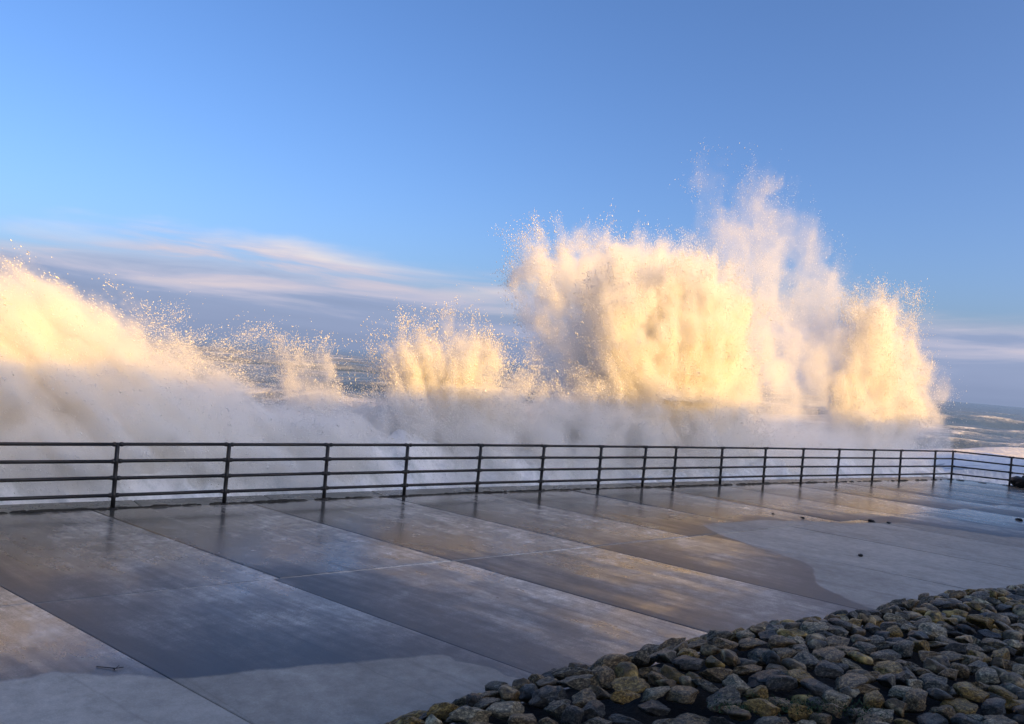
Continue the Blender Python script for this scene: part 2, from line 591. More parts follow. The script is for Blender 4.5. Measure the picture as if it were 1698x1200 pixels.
# ragged line of weed and grit caught along the foot of the railing
m_weed, n, out = mat("dark_weed")
geo = n.new('ShaderNodeNewGeometry')
principled(n, out, Base_Color=n.ramp(n.noise(geo.outputs['Position'], 14, 4, 0.6), [(0.3, (0.006, 0.006, 0.005)), (0.7, (0.02, 0.018, 0.010))]), Roughness=0.75)
vs, fs = [], []
for (a0, a1) in zip(FL[:-1], FL[1:]):
    a0, a1 = np.array(a0), np.array(a1)
    L = np.linalg.norm(a1 - a0)
    v = (a1 - a0) / L
    nn = np.array((-v[1], v[0]))
    d = 0.0
    while d < L:
        p = a0 + v * d
        step = random.uniform(0.07, 0.2)
        far = max(0.0, (p[0] - 6) / 12)
        keep = random.random() > 0.05 + 0.55 * min(1, far) + (0.3 if math.sin(d * 1.7 + 3) > 0.93 else 0)
        if -14 < p[0] < 24 and keep:
            h = random.uniform(0.010, 0.034)
            w = random.uniform(0.020, 0.036)
            ln = step * random.uniform(0.6, 1.0)
            c = p + nn * random.uniform(-0.02, 0.02)
            i0 = len(vs)
            for z in (0.001, h):
                kk = 1.0 if z < 0.01 else 0.55
                for sx, sy in ((-1, -1), (-.2, -1.2), (1, -1), (1, 1), (.1, 1.25), (-1, 1)):
                    q = c + v * sx * ln * kk + nn * sy * w * kk
                    vs.append((q[0], q[1], z + random.uniform(0, 0.006)))
            for j in range(6):
                fs.append((i0 + j, i0 + (j + 1) % 6, i0 + 6 + (j + 1) % 6, i0 + 6 + j))
            fs.append(tuple(i0 + 6 + j for j in range(6)))
        d += step
obj("weed_line", mesh_py("weed_line", vs, fs), m_weed, kind="stuff", label="dark ragged line of weed and grit along the foot of the railing")

# ------------------------------------------------------------------ hillside behind the viewer: it keeps the evening sun off the promenade
RIDGE = 14.4
nx, ny = 90, 14
vs, fs = [], []
sdh = np.array((sun_dir.x, sun_dir.y))
sdh /= np.linalg.norm(sdh)
hn = fbm((nx, 3, 3), (22, 1, 1), 4, 0.5, 5)[:, 1, 1]
wallbase = np.array(st(0, -16.0))
for i in range(nx):
    s = -60 + 150 * i / (nx - 1)
    for j in range(ny):
        u = j / (ny - 1)
        t = -13.0 - 19.0 * u
        z = -0.5 + (RIDGE + 0.5) * (1 - (1 - min(1, u * 1.25)) ** 2.2)
        z += hn[i] * 0.28 * u + random.uniform(-0.12, 0.12) * math.sin(math.pi * u)
        x, y = st(s, t)
        vs.append((x, y, z))
for i in range(nx - 1):
    for j in range(ny - 1):
        a = i * ny + j
        fs.append((a, a + 1, a + ny + 1, a + ny))
for i in range(nx):           # the back drops away again
    x, y = st(-60 + 150 * i / (nx - 1), -45)
    vs.append((x, y, -0.5))
b0 = nx * ny
for i in range(nx - 1):
    a = i * ny + ny - 1
    fs.append((a, b0 + i, b0 + i + 1, a + ny))
m_grass = simple_rock("hill_turf", [(0.3, (0.03, 0.04, 0.015)), (0.6, (0.06, 0.075, 0.03)), (0.8, (0.10, 0.095, 0.05))], 0.8, 3, 0.8, scale=0.4)
obj("hillside", mesh_py("hillside", vs, fs, True), m_grass, kind="structure", label="grassy slope behind the promenade")
x0, y0 = st(-400, -600)
lg = [st(-700, -38), st(700, -38), st(700, -1200), st(-700, -1200)]
obj("land", mesh_py("land", [(x, y, -0.52) for x, y in lg], [(0, 1, 2, 3)][::1]), m_grass, kind="structure", label="level land inland of the slope")

# ------------------------------------------------------------------ the sea
nr, na = 420, 560
rr = 13.0 * (14000 / 13.0) ** (np.linspace(0, 1, nr) ** 1.25)
th = np.radians(np.linspace(-35, 200, na))
R_, T_ = np.meshgrid(rr, th, indexing='ij')
X, Y = R_ * np.cos(T_), R_ * np.sin(T_)
Z = np.zeros_like(X)
r = np.random.default_rng(3)
wdir = math.atan2(-E2[1], -E2[0])       # the swell runs at the wall
for i in range(46):
    lam = 55.0 * (0.035 ** (i / 45.0)) * r.uniform(0.85, 1.15)
    an = wdir + r.normal(0, 0.30 + 0.35 * (i / 45))
    k_ = 2 * math.pi / lam
    amp = 0.0125 * lam ** 0.98
    ph = (X * math.cos(an) + Y * math.sin(an)) * k_ + r.uniform(0, 6.28)
    cell = R_ * (th[1] - th[0]) * 2.2
    dr = np.gradient(rr)[:, None] * 2.2
    fade = np.clip((lam / np.maximum(dr, cell) - 1.0) / 1.5, 0, 1)
    Z += 0.55 * amp * fade * (np.exp(0.9 * (np.sin(ph) - 1)) * 2 - 0.85)
Z = Z * np.clip(1.35 - R_ / 4000, 0.35, 1) - 2.35 - (R_ ** 2) / (2 * 6.371e6)
TT = X * E2[0] + Y * E2[1]
Z = np.where(TT < 19, np.minimum(Z, -1.6 - (19 - TT) * 0.6), Z)
vs = np.stack([X, Y, Z], -1).reshape(-1, 3)
ii, jj = np.meshgrid(np.arange(nr - 1), np.arange(na - 1), indexing='ij')
a = (ii * na + jj).ravel()
fcs = np.stack([a, a + na, a + na + 1, a + 1], -1)
me = mesh_np("sea", vs, fcs, True)
m_sea, n, out = mat("sea_water")
geo = n.new('ShaderNodeNewGeometry')
pos = geo.outputs['Position']
x, y, z = n.sep(pos)
s_ = n.math('ADD', n.math('MULTIPLY', x, float(E1[0])), n.math('MULTIPLY', y, float(E1[1])))
t_ = n.math('ADD', n.math('MULTIPLY', x, float(E2[0])), n.math('MULTIPLY', y, float(E2[1])))
crest = n.maprange(z, -2.3, -1.2, 0, 1)
fo1 = n.noise(n.comb(n.math('MULTIPLY', s_, 0.05), n.math('MULTIPLY', t_, 0.16), 0), 1.0, 6, 0.6, 0.6)
fo2 = n.noise(n.comb(s_, n.math('MULTIPLY', t_, 1.6), 0), 0.55, 7, 0.66, 0.8)
near = n.maprange(t_, 22, 75, 0.34, -0.03)
foam = n.math('ADD', n.math('MULTIPLY', fo1, 0.75), n.math('MULTIPLY', fo2, 0.55))
foam = n.math('ADD', foam, n.math('MULTIPLY', crest, 0.30))
foam = n.math('ADD', foam, near)
foam = n.math('ADD', n.maprange(foam, 0.96, 1.08, 0, 0.75, True), n.maprange(foam, 0.72, 1.02, 0, 0.25, True))
wcol = n.ramp(n.noise(n.comb(s_, t_, 5), 0.02, 4, 0.5), [(0.3, (0.055, 0.075, 0.075)), (0.7, (0.10, 0.125, 0.115))])  # water lightened: haze and sky reflection over the sea put into its colour
col = n.mix(foam, wcol, (0.78, 0.79, 0.80))
rip = n.math('ADD', n.noise(pos, 1.6, 6, 0.65), n.math('MULTIPLY', foam, 0.3))
rg = n.maprange(foam, 0, 1, 0.16, 0.8)
principled(n, out, Base_Color=col, Roughness=rg, Normal=bump(n, rip, 0.9, 0.45), IOR=1.333)
obj("sea", me, m_sea, kind="structure", label="rough grey green sea running to the horizon")

# heaped white water against the wall
ns, ntt = 620, 120
ss = np.linspace(-8, 44, ns)
tt = np.linspace(14.05, 24.5, ntt)
S_, T2 = np.meshgrid(ss, tt, indexing='ij')
f1 = fbm((ns, ntt, 2), (26, 8, 1), 6, 0.58, 21)[:, :, 0]
f2 = fbm((ns, ntt, 2), (90, 7, 1), 5, 0.6, 22)[:, :, 0]
topz = np.interp(ss, [-8, 2, 7, 12, 20, 26, 32, 35.5, 38.5, 44], [0.9, 0.9, 0.75, 0.8, 0.9, 0.8, 0.5, -0.1, -1.6, -2.3])[:, None]
prof = np.interp(tt, [14.05, 15.0, 16.2, 17.4, 19.0, 21.5, 24.5], [-1.4, -0.75, 0.1, 0.75, 0.45, -1.4, -2.9])[None, :]
Zf = -0.9 + (prof + 0.9) * np.clip((topz + 1.6) / 2.4, 0, 1.2) + 0.42 * f1 + 0.16 * f2
Zf = np.where(S_ > 36, Zf - (S_ - 36) * 0.35, Zf)
Zf = np.minimum(Zf, np.interp(tt, [14.05, 15.0, 15.4, 17], [-0.7, -0.35, -0.05, 3])[None, :])
P2 = S_[..., None] * E1 + T2[..., None] * E2
vs = np.concatenate([P2, Zf[..., None]], -1).reshape(-1, 3)
ii, jj = np.meshgrid(np.arange(ns - 1), np.arange(ntt - 1), indexing='ij')
a = (ii * ntt + jj).ravel()
me = mesh_np("white_water", vs, np.stack([a, a + ntt, a + ntt + 1, a + 1], -1), True)
m_foam, n, out = mat("sea_foam")
geo = n.new('ShaderNodeNewGeometry')
pos = geo.outputs['Position']
x, y, z = n.sep(pos)
s_ = n.math('ADD', n.math('MULTIPLY', x, float(E1[0])), n.math('MULTIPLY', y, float(E1[1])))
t_ = n.math('ADD', n.math('MULTIPLY', x, float(E2[0])), n.math('MULTIPLY', y, float(E2[1])))
sv = n.comb(n.math('ADD', n.math('MULTIPLY', s_, 1.5), n.math('MULTIPLY', z, 1.0)), n.math('MULTIPLY', t_, 0.5), n.math('MULTIPLY', z, 0.4))
fa = n.noise(sv, 0.9, 6, 0.6, 0.5)
fb = n.noise(pos, 9, 5, 0.65)
f = n.math('ADD', n.math('MULTIPLY', fa, 0.7), n.math('MULTIPLY', fb, 0.3))
col = n.ramp(f, [(0.30, (0.36, 0.40, 0.38)), (0.44, (0.66, 0.69, 0.69)), (0.56, (0.86, 0.87, 0.88))])
principled(n, out, Base_Color=col, Roughness=0.7, Normal=bump(n, f, 0.6, 0.12))
obj("white_water", me, m_foam, kind="stuff", label="heaped white water churning against the sea wall")

# ================================================================== SPRAY
# Plumes are worked out in metres: s along the sea front, z up, t out to sea.
PLUMES = {
    'breaker': dict(jw=0.55, foot=(-7.0, 11.0), jag=0.24, fan=1.6, t=17.2, poly=[(-3.5, 3.4), (-1.5, 3.6), (0.03, 3.77), (0.72, 3.82), (1.26, 3.85), (1.63, 3.95), (2.09, 3.75), (2.51, 3.52), (2.98, 3.58), (3.37, 3.35), (3.86, 2.85), (4.52, 2.66), (5.15, 2.45), (5.82, 2.2), (6.38, 1.89), (7.25, 1.65), (8.17, 1.37), (9.14, 1.17), (9.86, 0.66), (10.36, -0.87), (-3.5, -0.76)],
                    thick=1.3, round=1.2, soft=0.30, dens=2.2, con=1.5, warp=0.35, drops=60000, size=0.017, spread=0.10, shear=-0.9),
    'crest_spray': dict(foot=(1.0, 0.0), jag=0.25, fan=1.0, t=18.6, poly=[(4.04, 2.98), (4.71, 3.22), (5.65, 3.11), (6.66, 2.84), (7.8, 1.96), (7.57, 1.05), (4.96, 1.4)],
                    thick=0.5, round=0.6, soft=0.5, dens=0.35, con=1.2, warp=0.4, drops=8000, size=0.014, spread=0.30, shear=-0.6),
    'small': dict(jw=0.5, foot=(9.5, -3.0), jag=0.28, fan=1.0, t=18.0, poly=[(6.88, 2.75), (7.2, 2.95), (7.7, 2.8), (8.3, 2.55), (8.9, 2.15), (9.6, 1.8), (10.3, 1.3), (10.5, -0.39), (6.3, -0.31), (6.5, 1.24), (7.0, 1.8), (7.1, 2.4)],
                    thick=0.5, round=0.6, soft=0.35, dens=2.0, con=1.5, warp=0.35, drops=24000, size=0.015, spread=0.24, shear=-0.5),
    'middle': dict(jw=0.5, foot=(11.6, -2.5), jag=0.26, fan=1.0, t=17.6, poly=[(9.35, 3.24), (9.81, 3.40), (10.31, 3.6), (10.73, 3.95), (11.29, 3.95), (12.19, 3.65), (13.05, 3.2), (13.7, 2.8), (14.2, 2.2), (14.11, 1.66), (14.41, 0.97), (14.56, -0.43), (8.99, -0.3), (8.77, 1.19), (9.12, 1.8), (9.75, 2.28), (9.4, 2.72)],
                    thick=0.7, round=0.9, soft=0.35, dens=3.2, con=1.7, warp=0.35, drops=80000, size=0.019, spread=0.28, shear=0.1),
    'curl': dict(jw=0.45, foot=(19.5, -5.0), jag=0.35, fan=1.0, t=19.0, poly=[(14.02, 6.88), (15.12, 6.85), (15.96, 7.05), (16.41, 7.59), (17.04, 7.7), (17.46, 7.55), (18.09, 7.95), (18.72, 7.5), (19.52, 8.0), (20.31, 7.85), (21.42, 7.8), (22.74, 7.9), (24.24, 7.2), (25.0, -0.01), (15.64, 0.05), (15.75, 2.32), (15.22, 3.79), (14.4, 4.82), (14.08, 5.69), (14.34, 6.46)],
                    thick=0.7, round=1.0, soft=0.4, dens=1.4, con=1.6, warp=0.5, drops=50000, size=0.020, spread=0.15, shear=0.3),
    'main': dict(jw=0.38, foot=(19.8, -2.5), jag=0.38, fan=1.0, t=17.3, poly=[(16.11, 6.0), (16.74, 5.95), (17.57, 5.7), (18.46, 6.3), (19.56, 6.6), (20.43, 6.9), (21.74, 6.5), (23.2, 6.0), (23.8, 3.73), (23.8, 1.55), (24.3, -0.43), (14.4, -0.39), (14.21, 1.33), (14.35, 2.03), (15.7, 2.44), (16.51, 2.85), (16.01, 3.91), (15.93, 4.98)],
                    thick=1.0, round=1.2, soft=0.35, dens=2.4, con=1.9, warp=0.45, drops=160000, size=0.022, spread=0.26, shear=0.15),
    'tall': dict(jw=0.5, foot=(28.0, -8.0), jag=0.40, fan=1.4, t=20.2, poly=[(23.3, 10.9), (23.96, 11.7), (24.7, 11.5), (25.2, 10.3), (25.9, 10.3), (26.3, 11.3), (26.8, 12.4), (27.7, 12.1), (28.8, 11.6), (30.6, 11.1), (32.2, 10.6), (33.3, 9.6), (34.6, 8.2), (35.6, 6.87), (34.5, 4.37), (24.8, 3.64), (23.9, 8.2)],
                    thick=0.45, round=1.0, soft=0.75, dens=0.38, con=0.8, warp=0.5, drops=8000, size=0.018, spread=0.2, shear=0.2),
    'veil': dict(jw=0.4, foot=(33.0, -9.0), jag=0.35, fan=1.4, t=19.0, poly=[(23.54, 6.8), (25.82, 6.5), (29.56, 6.4), (33.88, 6.5), (36.2, 6.8), (38.5, 6.6), (40.8, 5.6), (42.3, 3.71), (43.2, 1.81), (42.8, -0.76), (24.0, -0.7)],
                    thick=0.55, round=1.0, soft=0.7, dens=0.55, con=1.0, warp=0.6, drops=20000, size=0.018, spread=0.2, shear=0.0),
    'right': dict(foot=(34.3, -5.0), jag=0.4, fan=1.2, t=17.8, poly=[(31.2, 6.5), (32.4, 7.2), (34.13, 7.3), (35.0, 7.7), (35.9, 7.1), (36.6, 5.75), (37.5, 4.13), (38.1, 2.71), (37.3, 1.24), (36.0, 0.1), (31.0, -0.11), (30.8, 1.88), (30.6, 3.09), (31.0, 4.39), (31.8, 5.5)],
                    thick=0.45, round=1.0, soft=0.45, dens=1.7, con=1.6, warp=0.5, drops=55000, size=0.023, spread=0.28, shear=0.1),
    'base': dict(foot=(17.0, -60.0), jag=0.22, fan=3.0, t=16.9, poly=[(-3.5, 1.2), (2.2, 1.22), (5.7, 1.35), (8.0, 1.75), (10.12, 2.0), (12.92, 2.0), (15.0, 2.3), (18.81, 2.15), (25.34, 1.8), (33.0, 1.5), (37.0, 0.6), (37.5, -1.4), (-3.5, -0.93)],
                    thick=1.0, round=0.8, soft=0.5, dens=0.65, con=1.9, warp=0.4, drops=60000, size=0.018, spread=0.25, shear=0.0),
}
LO = np.array((-3.6, 14.95, -1.4))
HI = np.array((46.5, 21.4, 13.0))
RES = (480, 52, 160)
STEP = (HI - LO) / (np.array(RES) - 1)
gs, gt, gz = (np.linspace(LO[i], HI[i], RES[i]).astype(np.float32) for i in range(3))
WX = fbm(RES, (44, 6, 13), 5, 0.55, 101)
WZ = fbm(RES, (44, 6, 13), 5, 0.55, 102)
ND = fbm(RES, (60, 8, 15), 5, 0.70, 104)       # billows
WT = np.roll(WX, (97, 41), (0, 2))
JT = fbm((1024, 64, 96), (300, 12, 5), 5, 0.68, 106)      # jets: angle, depth, distance


def poly_sd(poly, xs, zs):
    """signed distance to a polygon on a grid, positive inside"""
    Xg, Zg = np.meshgrid(xs, zs, indexing='ij')
    P = np.array(poly)
    Q = np.roll(P, -1, axis=0)
    dmin = np.full(Xg.shape, 1e9)
    inside = np.zeros(Xg.shape, bool)
    for p, q in zip(P, Q):
        e = q - p
        w0, w1 = Xg - p[0], Zg - p[1]
        f = np.clip((w0 * e[0] + w1 * e[1]) / (e @ e), 0, 1)
        dmin = np.minimum(dmin, (w0 - f * e[0]) ** 2 + (w1 - f * e[1]) ** 2)
        c = ((p[1] <= Zg) & (q[1] > Zg)) | ((q[1] <= Zg) & (p[1] > Zg))
        xi = p[0] + (Zg - p[1]) / (e[1] if abs(e[1]) > 1e-9 else 1e-9) * e[0]
        inside ^= c & (Xg < xi)
    d = np.sqrt(dmin)
    return np.where(inside, d, -d).astype(np.float32)


DEN = np.zeros(RES, np.float32).ravel()
DROPS = {}
edge_t = sstep(gt, 14.95, 15.7).astype(np.float32)
WXf, WZf, NDf, WTf, JTf = WX.ravel(), WZ.ravel(), ND.ravel(), WT.ravel(), JT.ravel()
for nm, p in PLUMES.items():
    P = np.array(p['poly'])
    m = 1.5
    i0, i1 = np.searchsorted(gs, (P[:, 0].min() - m, P[:, 0].max() + m))
    k0, k1 = np.searchsorted(gz, (P[:, 1].min() - m, P[:, 1].max() + m))
    hw = p['thick'] * 1.3 + 0.9
    j0, j1 = np.searchsorted(gt, (p['t'] - hw, p['t'] + hw))
    xs = np.arange(gs[i0] - 1, gs[i1 - 1] + 1, 0.05, dtype=np.float32)
    zs = np.arange(gz[k0] - 1, gz[k1 - 1] + 1, 0.05, dtype=np.float32)
    SD = poly_sd(p['poly'], xs, zs)
    cx_ = ((gs[i0:i1] - xs[0]) / 0.05).astype(int)
    cz_ = ((gz[k0:k1] - zs[0]) / 0.05).astype(int)
    near_ = SD[np.ix_(cx_, cz_)] > -1.45
    ci, ck = np.nonzero(near_)
    nt_ = j1 - j0
    ci = np.repeat(ci + i0, nt_).astype(np.int32)
    ck = np.repeat(ck + k0, nt_).astype(np.int32)
    cj = np.tile(np.arange(j0, j1, dtype=np.int32), len(ci) // nt_)
    fi = (ci * RES[1] + cj) * RES[2] + ck
    wx, wz, wt = WXf[fi], WZf[fi], WTf[fi]
    X_, T_3, Z_ = gs[ci], gt[cj], gz[ck]
    qx = ((X_ + wx * p['warp'] - xs[0]) / 0.05).astype(np.int32).clip(0, len(xs) - 1)
    qz = ((Z_ + wz * p['warp'] - zs[0]) / 0.05).astype(np.int32).clip(0, len(zs) - 1)
    d = SD[qx, qz]
    # water is thrown in jets that fan out from the foot of each burst
    fs_, fz_ = p['foot']
    rx = X_ + np.float32(0.35 * p['warp']) * wx - np.float32(fs_)
    rz = Z_ + np.float32(0.35 * p['warp']) * wz - np.float32(fz_)
    ja = (np.arctan2(rz, rx) * np.float32(1024 * p['fan'] / (2 * math.pi))).astype(np.int32) % 1024
    jb = ((T_3 - gt[0]) / (gt[-1] - gt[0]) * 63).astype(np.int32)
    jr = (np.hypot(rx, rz) * np.float32(3.2) + wt * 2).astype(np.int32).clip(0) % 96
    jets = JTf[(ja * 64 + jb) * 96 + jr]
    jets2 = JTf[((ja * 3) % 1024 * 64 + (jb * 2) % 64) * 96 + (jr + 31) % 96]
    d = d + np.float32(p['jag']) * (jets * 0.8 + jets2 * 0.5)
    T = p['thick'] * np.sqrt(np.clip(d + 0.15, 0, None) / p['round']).clip(0, 1.25)
    rt = np.abs(T_3 + wt * p['warp'] * 0.9 + jets * 0.25 - p['t'])
    body = sstep(d, -0.15, p['soft'] * 2.4) ** 1.3 * sstep(T * 1.15 - rt, -0.05, 0.45 * p['thick'])
    jw = p.get('jw', 0.75)
    nz = (1.15 - 0.75 * jw) * NDf[fi] + jw * jets + 0.35 * jets2
    mod = np.clip(0.85 + nz * p['con'], 0.0, 2.4)
    den = body * mod
    DEN[fi] += (den * p['dens'] * 1.25).astype(np.float32)
    # thrown drops: same body, but reaching past its edge
    reach = np.exp(np.minimum(d, 0) / (p['spread'] * 0.5) - np.maximum(rt - T, 0) / 0.3)
    reach = reach * (d > -1.3) * np.clip(0.25 + nz * 1.6, 0.005, 2.5)
    DROPS[nm] = (fi, ((reach + 0.3 * den) * edge_t[cj]).astype(np.float32))

# nothing of the mist reaches in over the promenade deck
DEN = DEN.reshape(RES) * edge_t[None, :, None]
DEN[:, :, 0] = 0; DEN[:, :, -1] = 0; DEN[0] = 0; DEN[-1] = 0; DEN[:, 0] = 0; DEN[:, -1] = 0
DEN[DEN < 0.015] = 0

m_mist, n, out = mat("spray_mist")
pv = n.new('ShaderNodeVolumePrincipled')
pv.inputs['Color'].default_value = (0.999, 0.992, 0.970, 1)
pv.inputs['Density'].default_value = 1.0
pv.inputs['Anisotropy'].default_value = 0.0
n.l.new(pv.outputs[0], out.inputs['Volume'])

pts = np.zeros((int(np.prod(RES)), 3), np.float32)
vm = bpy.data.meshes.new("sea_mist")
vm.vertices.add(len(pts))
at = vm.attributes.new("mist", 'FLOAT', 'POINT')
at.data.foreach_set('value', DEN.ravel())
vm.materials.append(m_mist)
mo = obj("sea_mist", vm, kind="stuff", label="fine mist hanging in and over the breaking waves")
mo.rotation_euler = (0, 0, ANG)
gn = bpy.data.node_groups.new("mist_grid", 'GeometryNodeTree')
gn.interface.new_socket("Geometry", in_out='INPUT', socket_type='NodeSocketGeometry')
gn.interface.new_socket("Geometry", in_out='OUTPUT', socket_type='NodeSocketGeometry')
g = NT(gn)
gi, go = g.new('NodeGroupInput'), g.new('NodeGroupOutput')
posn = g.new('GeometryNodeInputPosition')
px, py, pz = g.sep(posn.outputs[0])
idx = None
mul = (RES[1] * RES[2], RES[2], 1)
for c, lo, stp, mm, rs in zip((px, py, pz), LO, STEP, mul, RES):
    q = g.math('DIVIDE', g.math('SUBTRACT', c, float(lo)), float(stp))
    q = g.math('ROUND', g.math('MAXIMUM', g.math('MINIMUM', q, float(rs - 1)), 0.0))
    idx = (q, mm) if idx is None else idx + (q, mm)
acc = None
for q, mm in zip(idx[0::2], idx[1::2]):          # integer arithmetic: the index outruns float precision
    nd = g.new('FunctionNodeFloatToInt')
    g.put(nd.inputs[0], q)
    im = g.new('FunctionNodeIntegerMath', operation='MULTIPLY')
    g.put(im.inputs[0], nd.outputs[0])
    im.inputs[1].default_value = mm
    if acc is None:
        acc = im.outputs[0]
    else:
        ia = g.new('FunctionNodeIntegerMath', operation='ADD')
        g.put(ia.inputs[0], acc)
        g.put(ia.inputs[1], im.outputs[0])
        acc = ia.outputs[0]
na_ = g.new('GeometryNodeInputNamedAttribute', data_type='FLOAT')
na_.inputs['Name'].default_value = "mist"
si = g.new('GeometryNodeSampleIndex', data_type='FLOAT', domain='POINT')
g.l.new(gi.outputs[0], si.inputs['Geometry'])
g.l.new(na_.outputs['Attribute'], si.inputs['Value'])
g.l.new(acc, si.inputs['Index'])
vc = g.new('GeometryNodeVolumeCube')
g.l.new(si.outputs[0], vc.inputs['Density'])
vc.inputs['Background'].default_value = 0
vc.inputs['Min'].default_value = tuple(map(float, LO))
vc.inputs['Max'].default_value = tuple(map(float, HI))
vc.inputs['Resolution X'].default_value = RES[0]
vc.inputs['Resolution Y'].default_value = RES[1]
vc.inputs['Resolution Z'].default_value = RES[2]
sm = g.new('GeometryNodeSetMaterial')
sm.inputs['Material'].default_value = m_mist
g.l.new(vc.outputs[0], sm.inputs[0])
g.l.new(sm.outputs[0], go.inputs[0])
md = mo.modifiers.new("mist_grid", 'NODES')
md.node_group = gn

# ------------------------------------------------------------------ thrown water drops
m_drop, n, out = mat("water_drops")
geo = n.new('ShaderNodeNewGeometry')
principled(n, out, Base_Color=(0.94, 0.93, 0.90), Roughness=0.45)
TET = np.array([(1, 1, 1), (1, -1, -1), (-1, 1, -1), (-1, -1, 1)], np.float32) / math.sqrt(3)
TF = np.array([(0, 1, 2), (0, 3, 1), (0, 2, 3), (1, 3, 2)], np.int32)


def drops_mesh(nm, cnt, size):
    fi, w = DROPS[nm]
    cs = np.cumsum(w, dtype=np.float64)
    r = np.random.default_rng(sum(map(ord, nm)))
    pick = fi[np.searchsorted(cs, r.uniform(0, cs[-1], cnt)).clip(0, len(fi) - 1)]
    ia, ib, ic = np.unravel_index(pick, RES)
    pos = np.stack([gs[ia], gt[ib], gz[ic]], -1).astype(np.float32)
    pos += (r.uniform(-0.5, 0.5, pos.shape) * STEP).astype(np.float32)
    pos[:, 1] = np.maximum(pos[:, 1], 15.1)
    sz = 0.50 * size * np.exp(r.normal(0, 0.28, cnt)).astype(np.float32)
    ax = r.normal(size=(cnt, 4)).astype(np.float32)
    ax /= np.linalg.norm(ax, axis=1, keepdims=True)
    w_, x_, y_, z_ = ax.T
    R = np.stack([1 - 2 * (y_ * y_ + z_ * z_), 2 * (x_ * y_ - z_ * w_), 2 * (x_ * z_ + y_ * w_),
                  2 * (x_ * y_ + z_ * w_), 1 - 2 * (x_ * x_ + z_ * z_), 2 * (y_ * z_ - x_ * w_),
                  2 * (x_ * z_ - y_ * w_), 2 * (y_ * z_ + x_ * w_), 1 - 2 * (x_ * x_ + y_ * y_)], -1).reshape(-1, 3, 3)
    v = np.einsum('nij,kj->nki', R, TET) * sz[:, None, None]
    fs_, fz_ = PLUMES[nm]['foot']
    dr_ = np.stack([pos[:, 0] - fs_, r.normal(0, 1.2, cnt), pos[:, 2] - fz_], -1).astype(np.float32)
    dr_ /= np.linalg.norm(dr_, axis=1, keepdims=True)
    st_ = r.uniform(0.3, 2.6, cnt).astype(np.float32)          # drops drawn out along their flight
    v = v + (v * dr_[:, None, :]).sum(-1, keepdims=True) * dr_[:, None, :] * st_[:, None, None]
    v = v + pos[:, None, :]
    xy = v[..., :1] * E1.astype(np.float32) + v[..., 1:2] * E2.astype(np.float32)
    v = np.concatenate([xy, v[..., 2:]], -1).reshape(-1, 3)
    f = (TF[None] + 4 * np.arange(cnt, dtype=np.int32)[:, None, None]).reshape(-1, 3)
    return mesh_np("water_drops", v, f)


PL_TXT = {
    'breaker': ("breaking_wave", "huge golden rolling wave breaking at the left end of the railing", "wave"),
    'crest_spray': ("crest_spray", "thin veil of spray blown off the crest of the big left wave", "spray"),
    'small': ("wave_splash", "smallest golden splash leaning left, right of the big left wave", "splash"),
    'middle': ("wave_splash", "rounded mid sized splash of bright drops, left of the tallest spray", "splash"),
    'curl': ("spray_curl", "dusky curling sheet of spray with bright knobs along its top", "spray"),
    'main': ("wave_splash", "broad brilliant yellow burst of spray in front of the dusky curl", "splash"),
    'tall': ("spray_plume", "pale thin plume of spray standing highest against the blue sky", "plume"),
    'veil': ("spray_veil", "soft peach coloured veil of spray filling the gap beside the right splash", "spray"),
    'right': ("wave_splash", "upright bright column of spray farthest right along the railing", "splash"),
    'base': ("low_spray", "low shaded white spray all along the outside of the railing", "spray"),
}
for nm, p in PLUMES.items():
    name, lab, cat = PL_TXT[nm]
    me = drops_mesh(nm, int(p['drops'] * 1.15), p['size'])
    P = np.array(p['poly'])
    bx, by = st(float(P[:, 0].mean()), p['t'])
    e = empty(name, loc=(bx, by, -0.8), label=lab, category=cat)
    if name == "wave_splash":
        e["group"] = "splashes thrown up beyond the railing"
    obj("water_drops", me, m_drop, e, loc=(-bx, -by, 0.8), kind="stuff")

# ================================================================== THE RAILING
m_iron, n, out = mat("black_painted_steel")
geo = n.new('ShaderNodeNewGeometry')
a = n.noise(geo.outputs['Position'], 9, 5, 0.65)
b = n.noise(geo.outputs['Position'], 60, 4, 0.7)
col = n.ramp(n.math('ADD', n.math('MULTIPLY', a, 0.7), n.math('MULTIPLY', b, 0.3)), [(0.3, (0.004, 0.004, 0.0045)), (0.58, (0.009, 0.009, 0.009)), (0.70, (0.045, 0.022, 0.012))])
principled(n, out, Base_Color=col, Roughness=n.maprange(a, 0.3, 0.7, 0.42, 0.65), Normal=bump(n, b, 0.35, 0.004))
railing = empty("railing", loc=(-0.5, 17.75, 0), label="black tubular steel railing with four rails along the edge of the promenade", category="railing")
RO = Vector((-0.5, 17.75, 0))
post_x = [-8.0, -6.40, -4.96, -3.44, -2.02, -0.54, 0.93, 2.43, 3.70, 4.655, 6.235, 7.85, 9.36, 10.93, 12.6, 13.99, 15.9, 16.94]


def on_line(x):
    for a, b in zip(FL[:-1], FL[1:]):
        if a[0] <= x <= b[0]:
            f = (x - a[0]) / (b[0] - a[0])
            return a[1] + f * (b[1] - a[1])


posts = [(x, on_line(x)) for x in post_x]
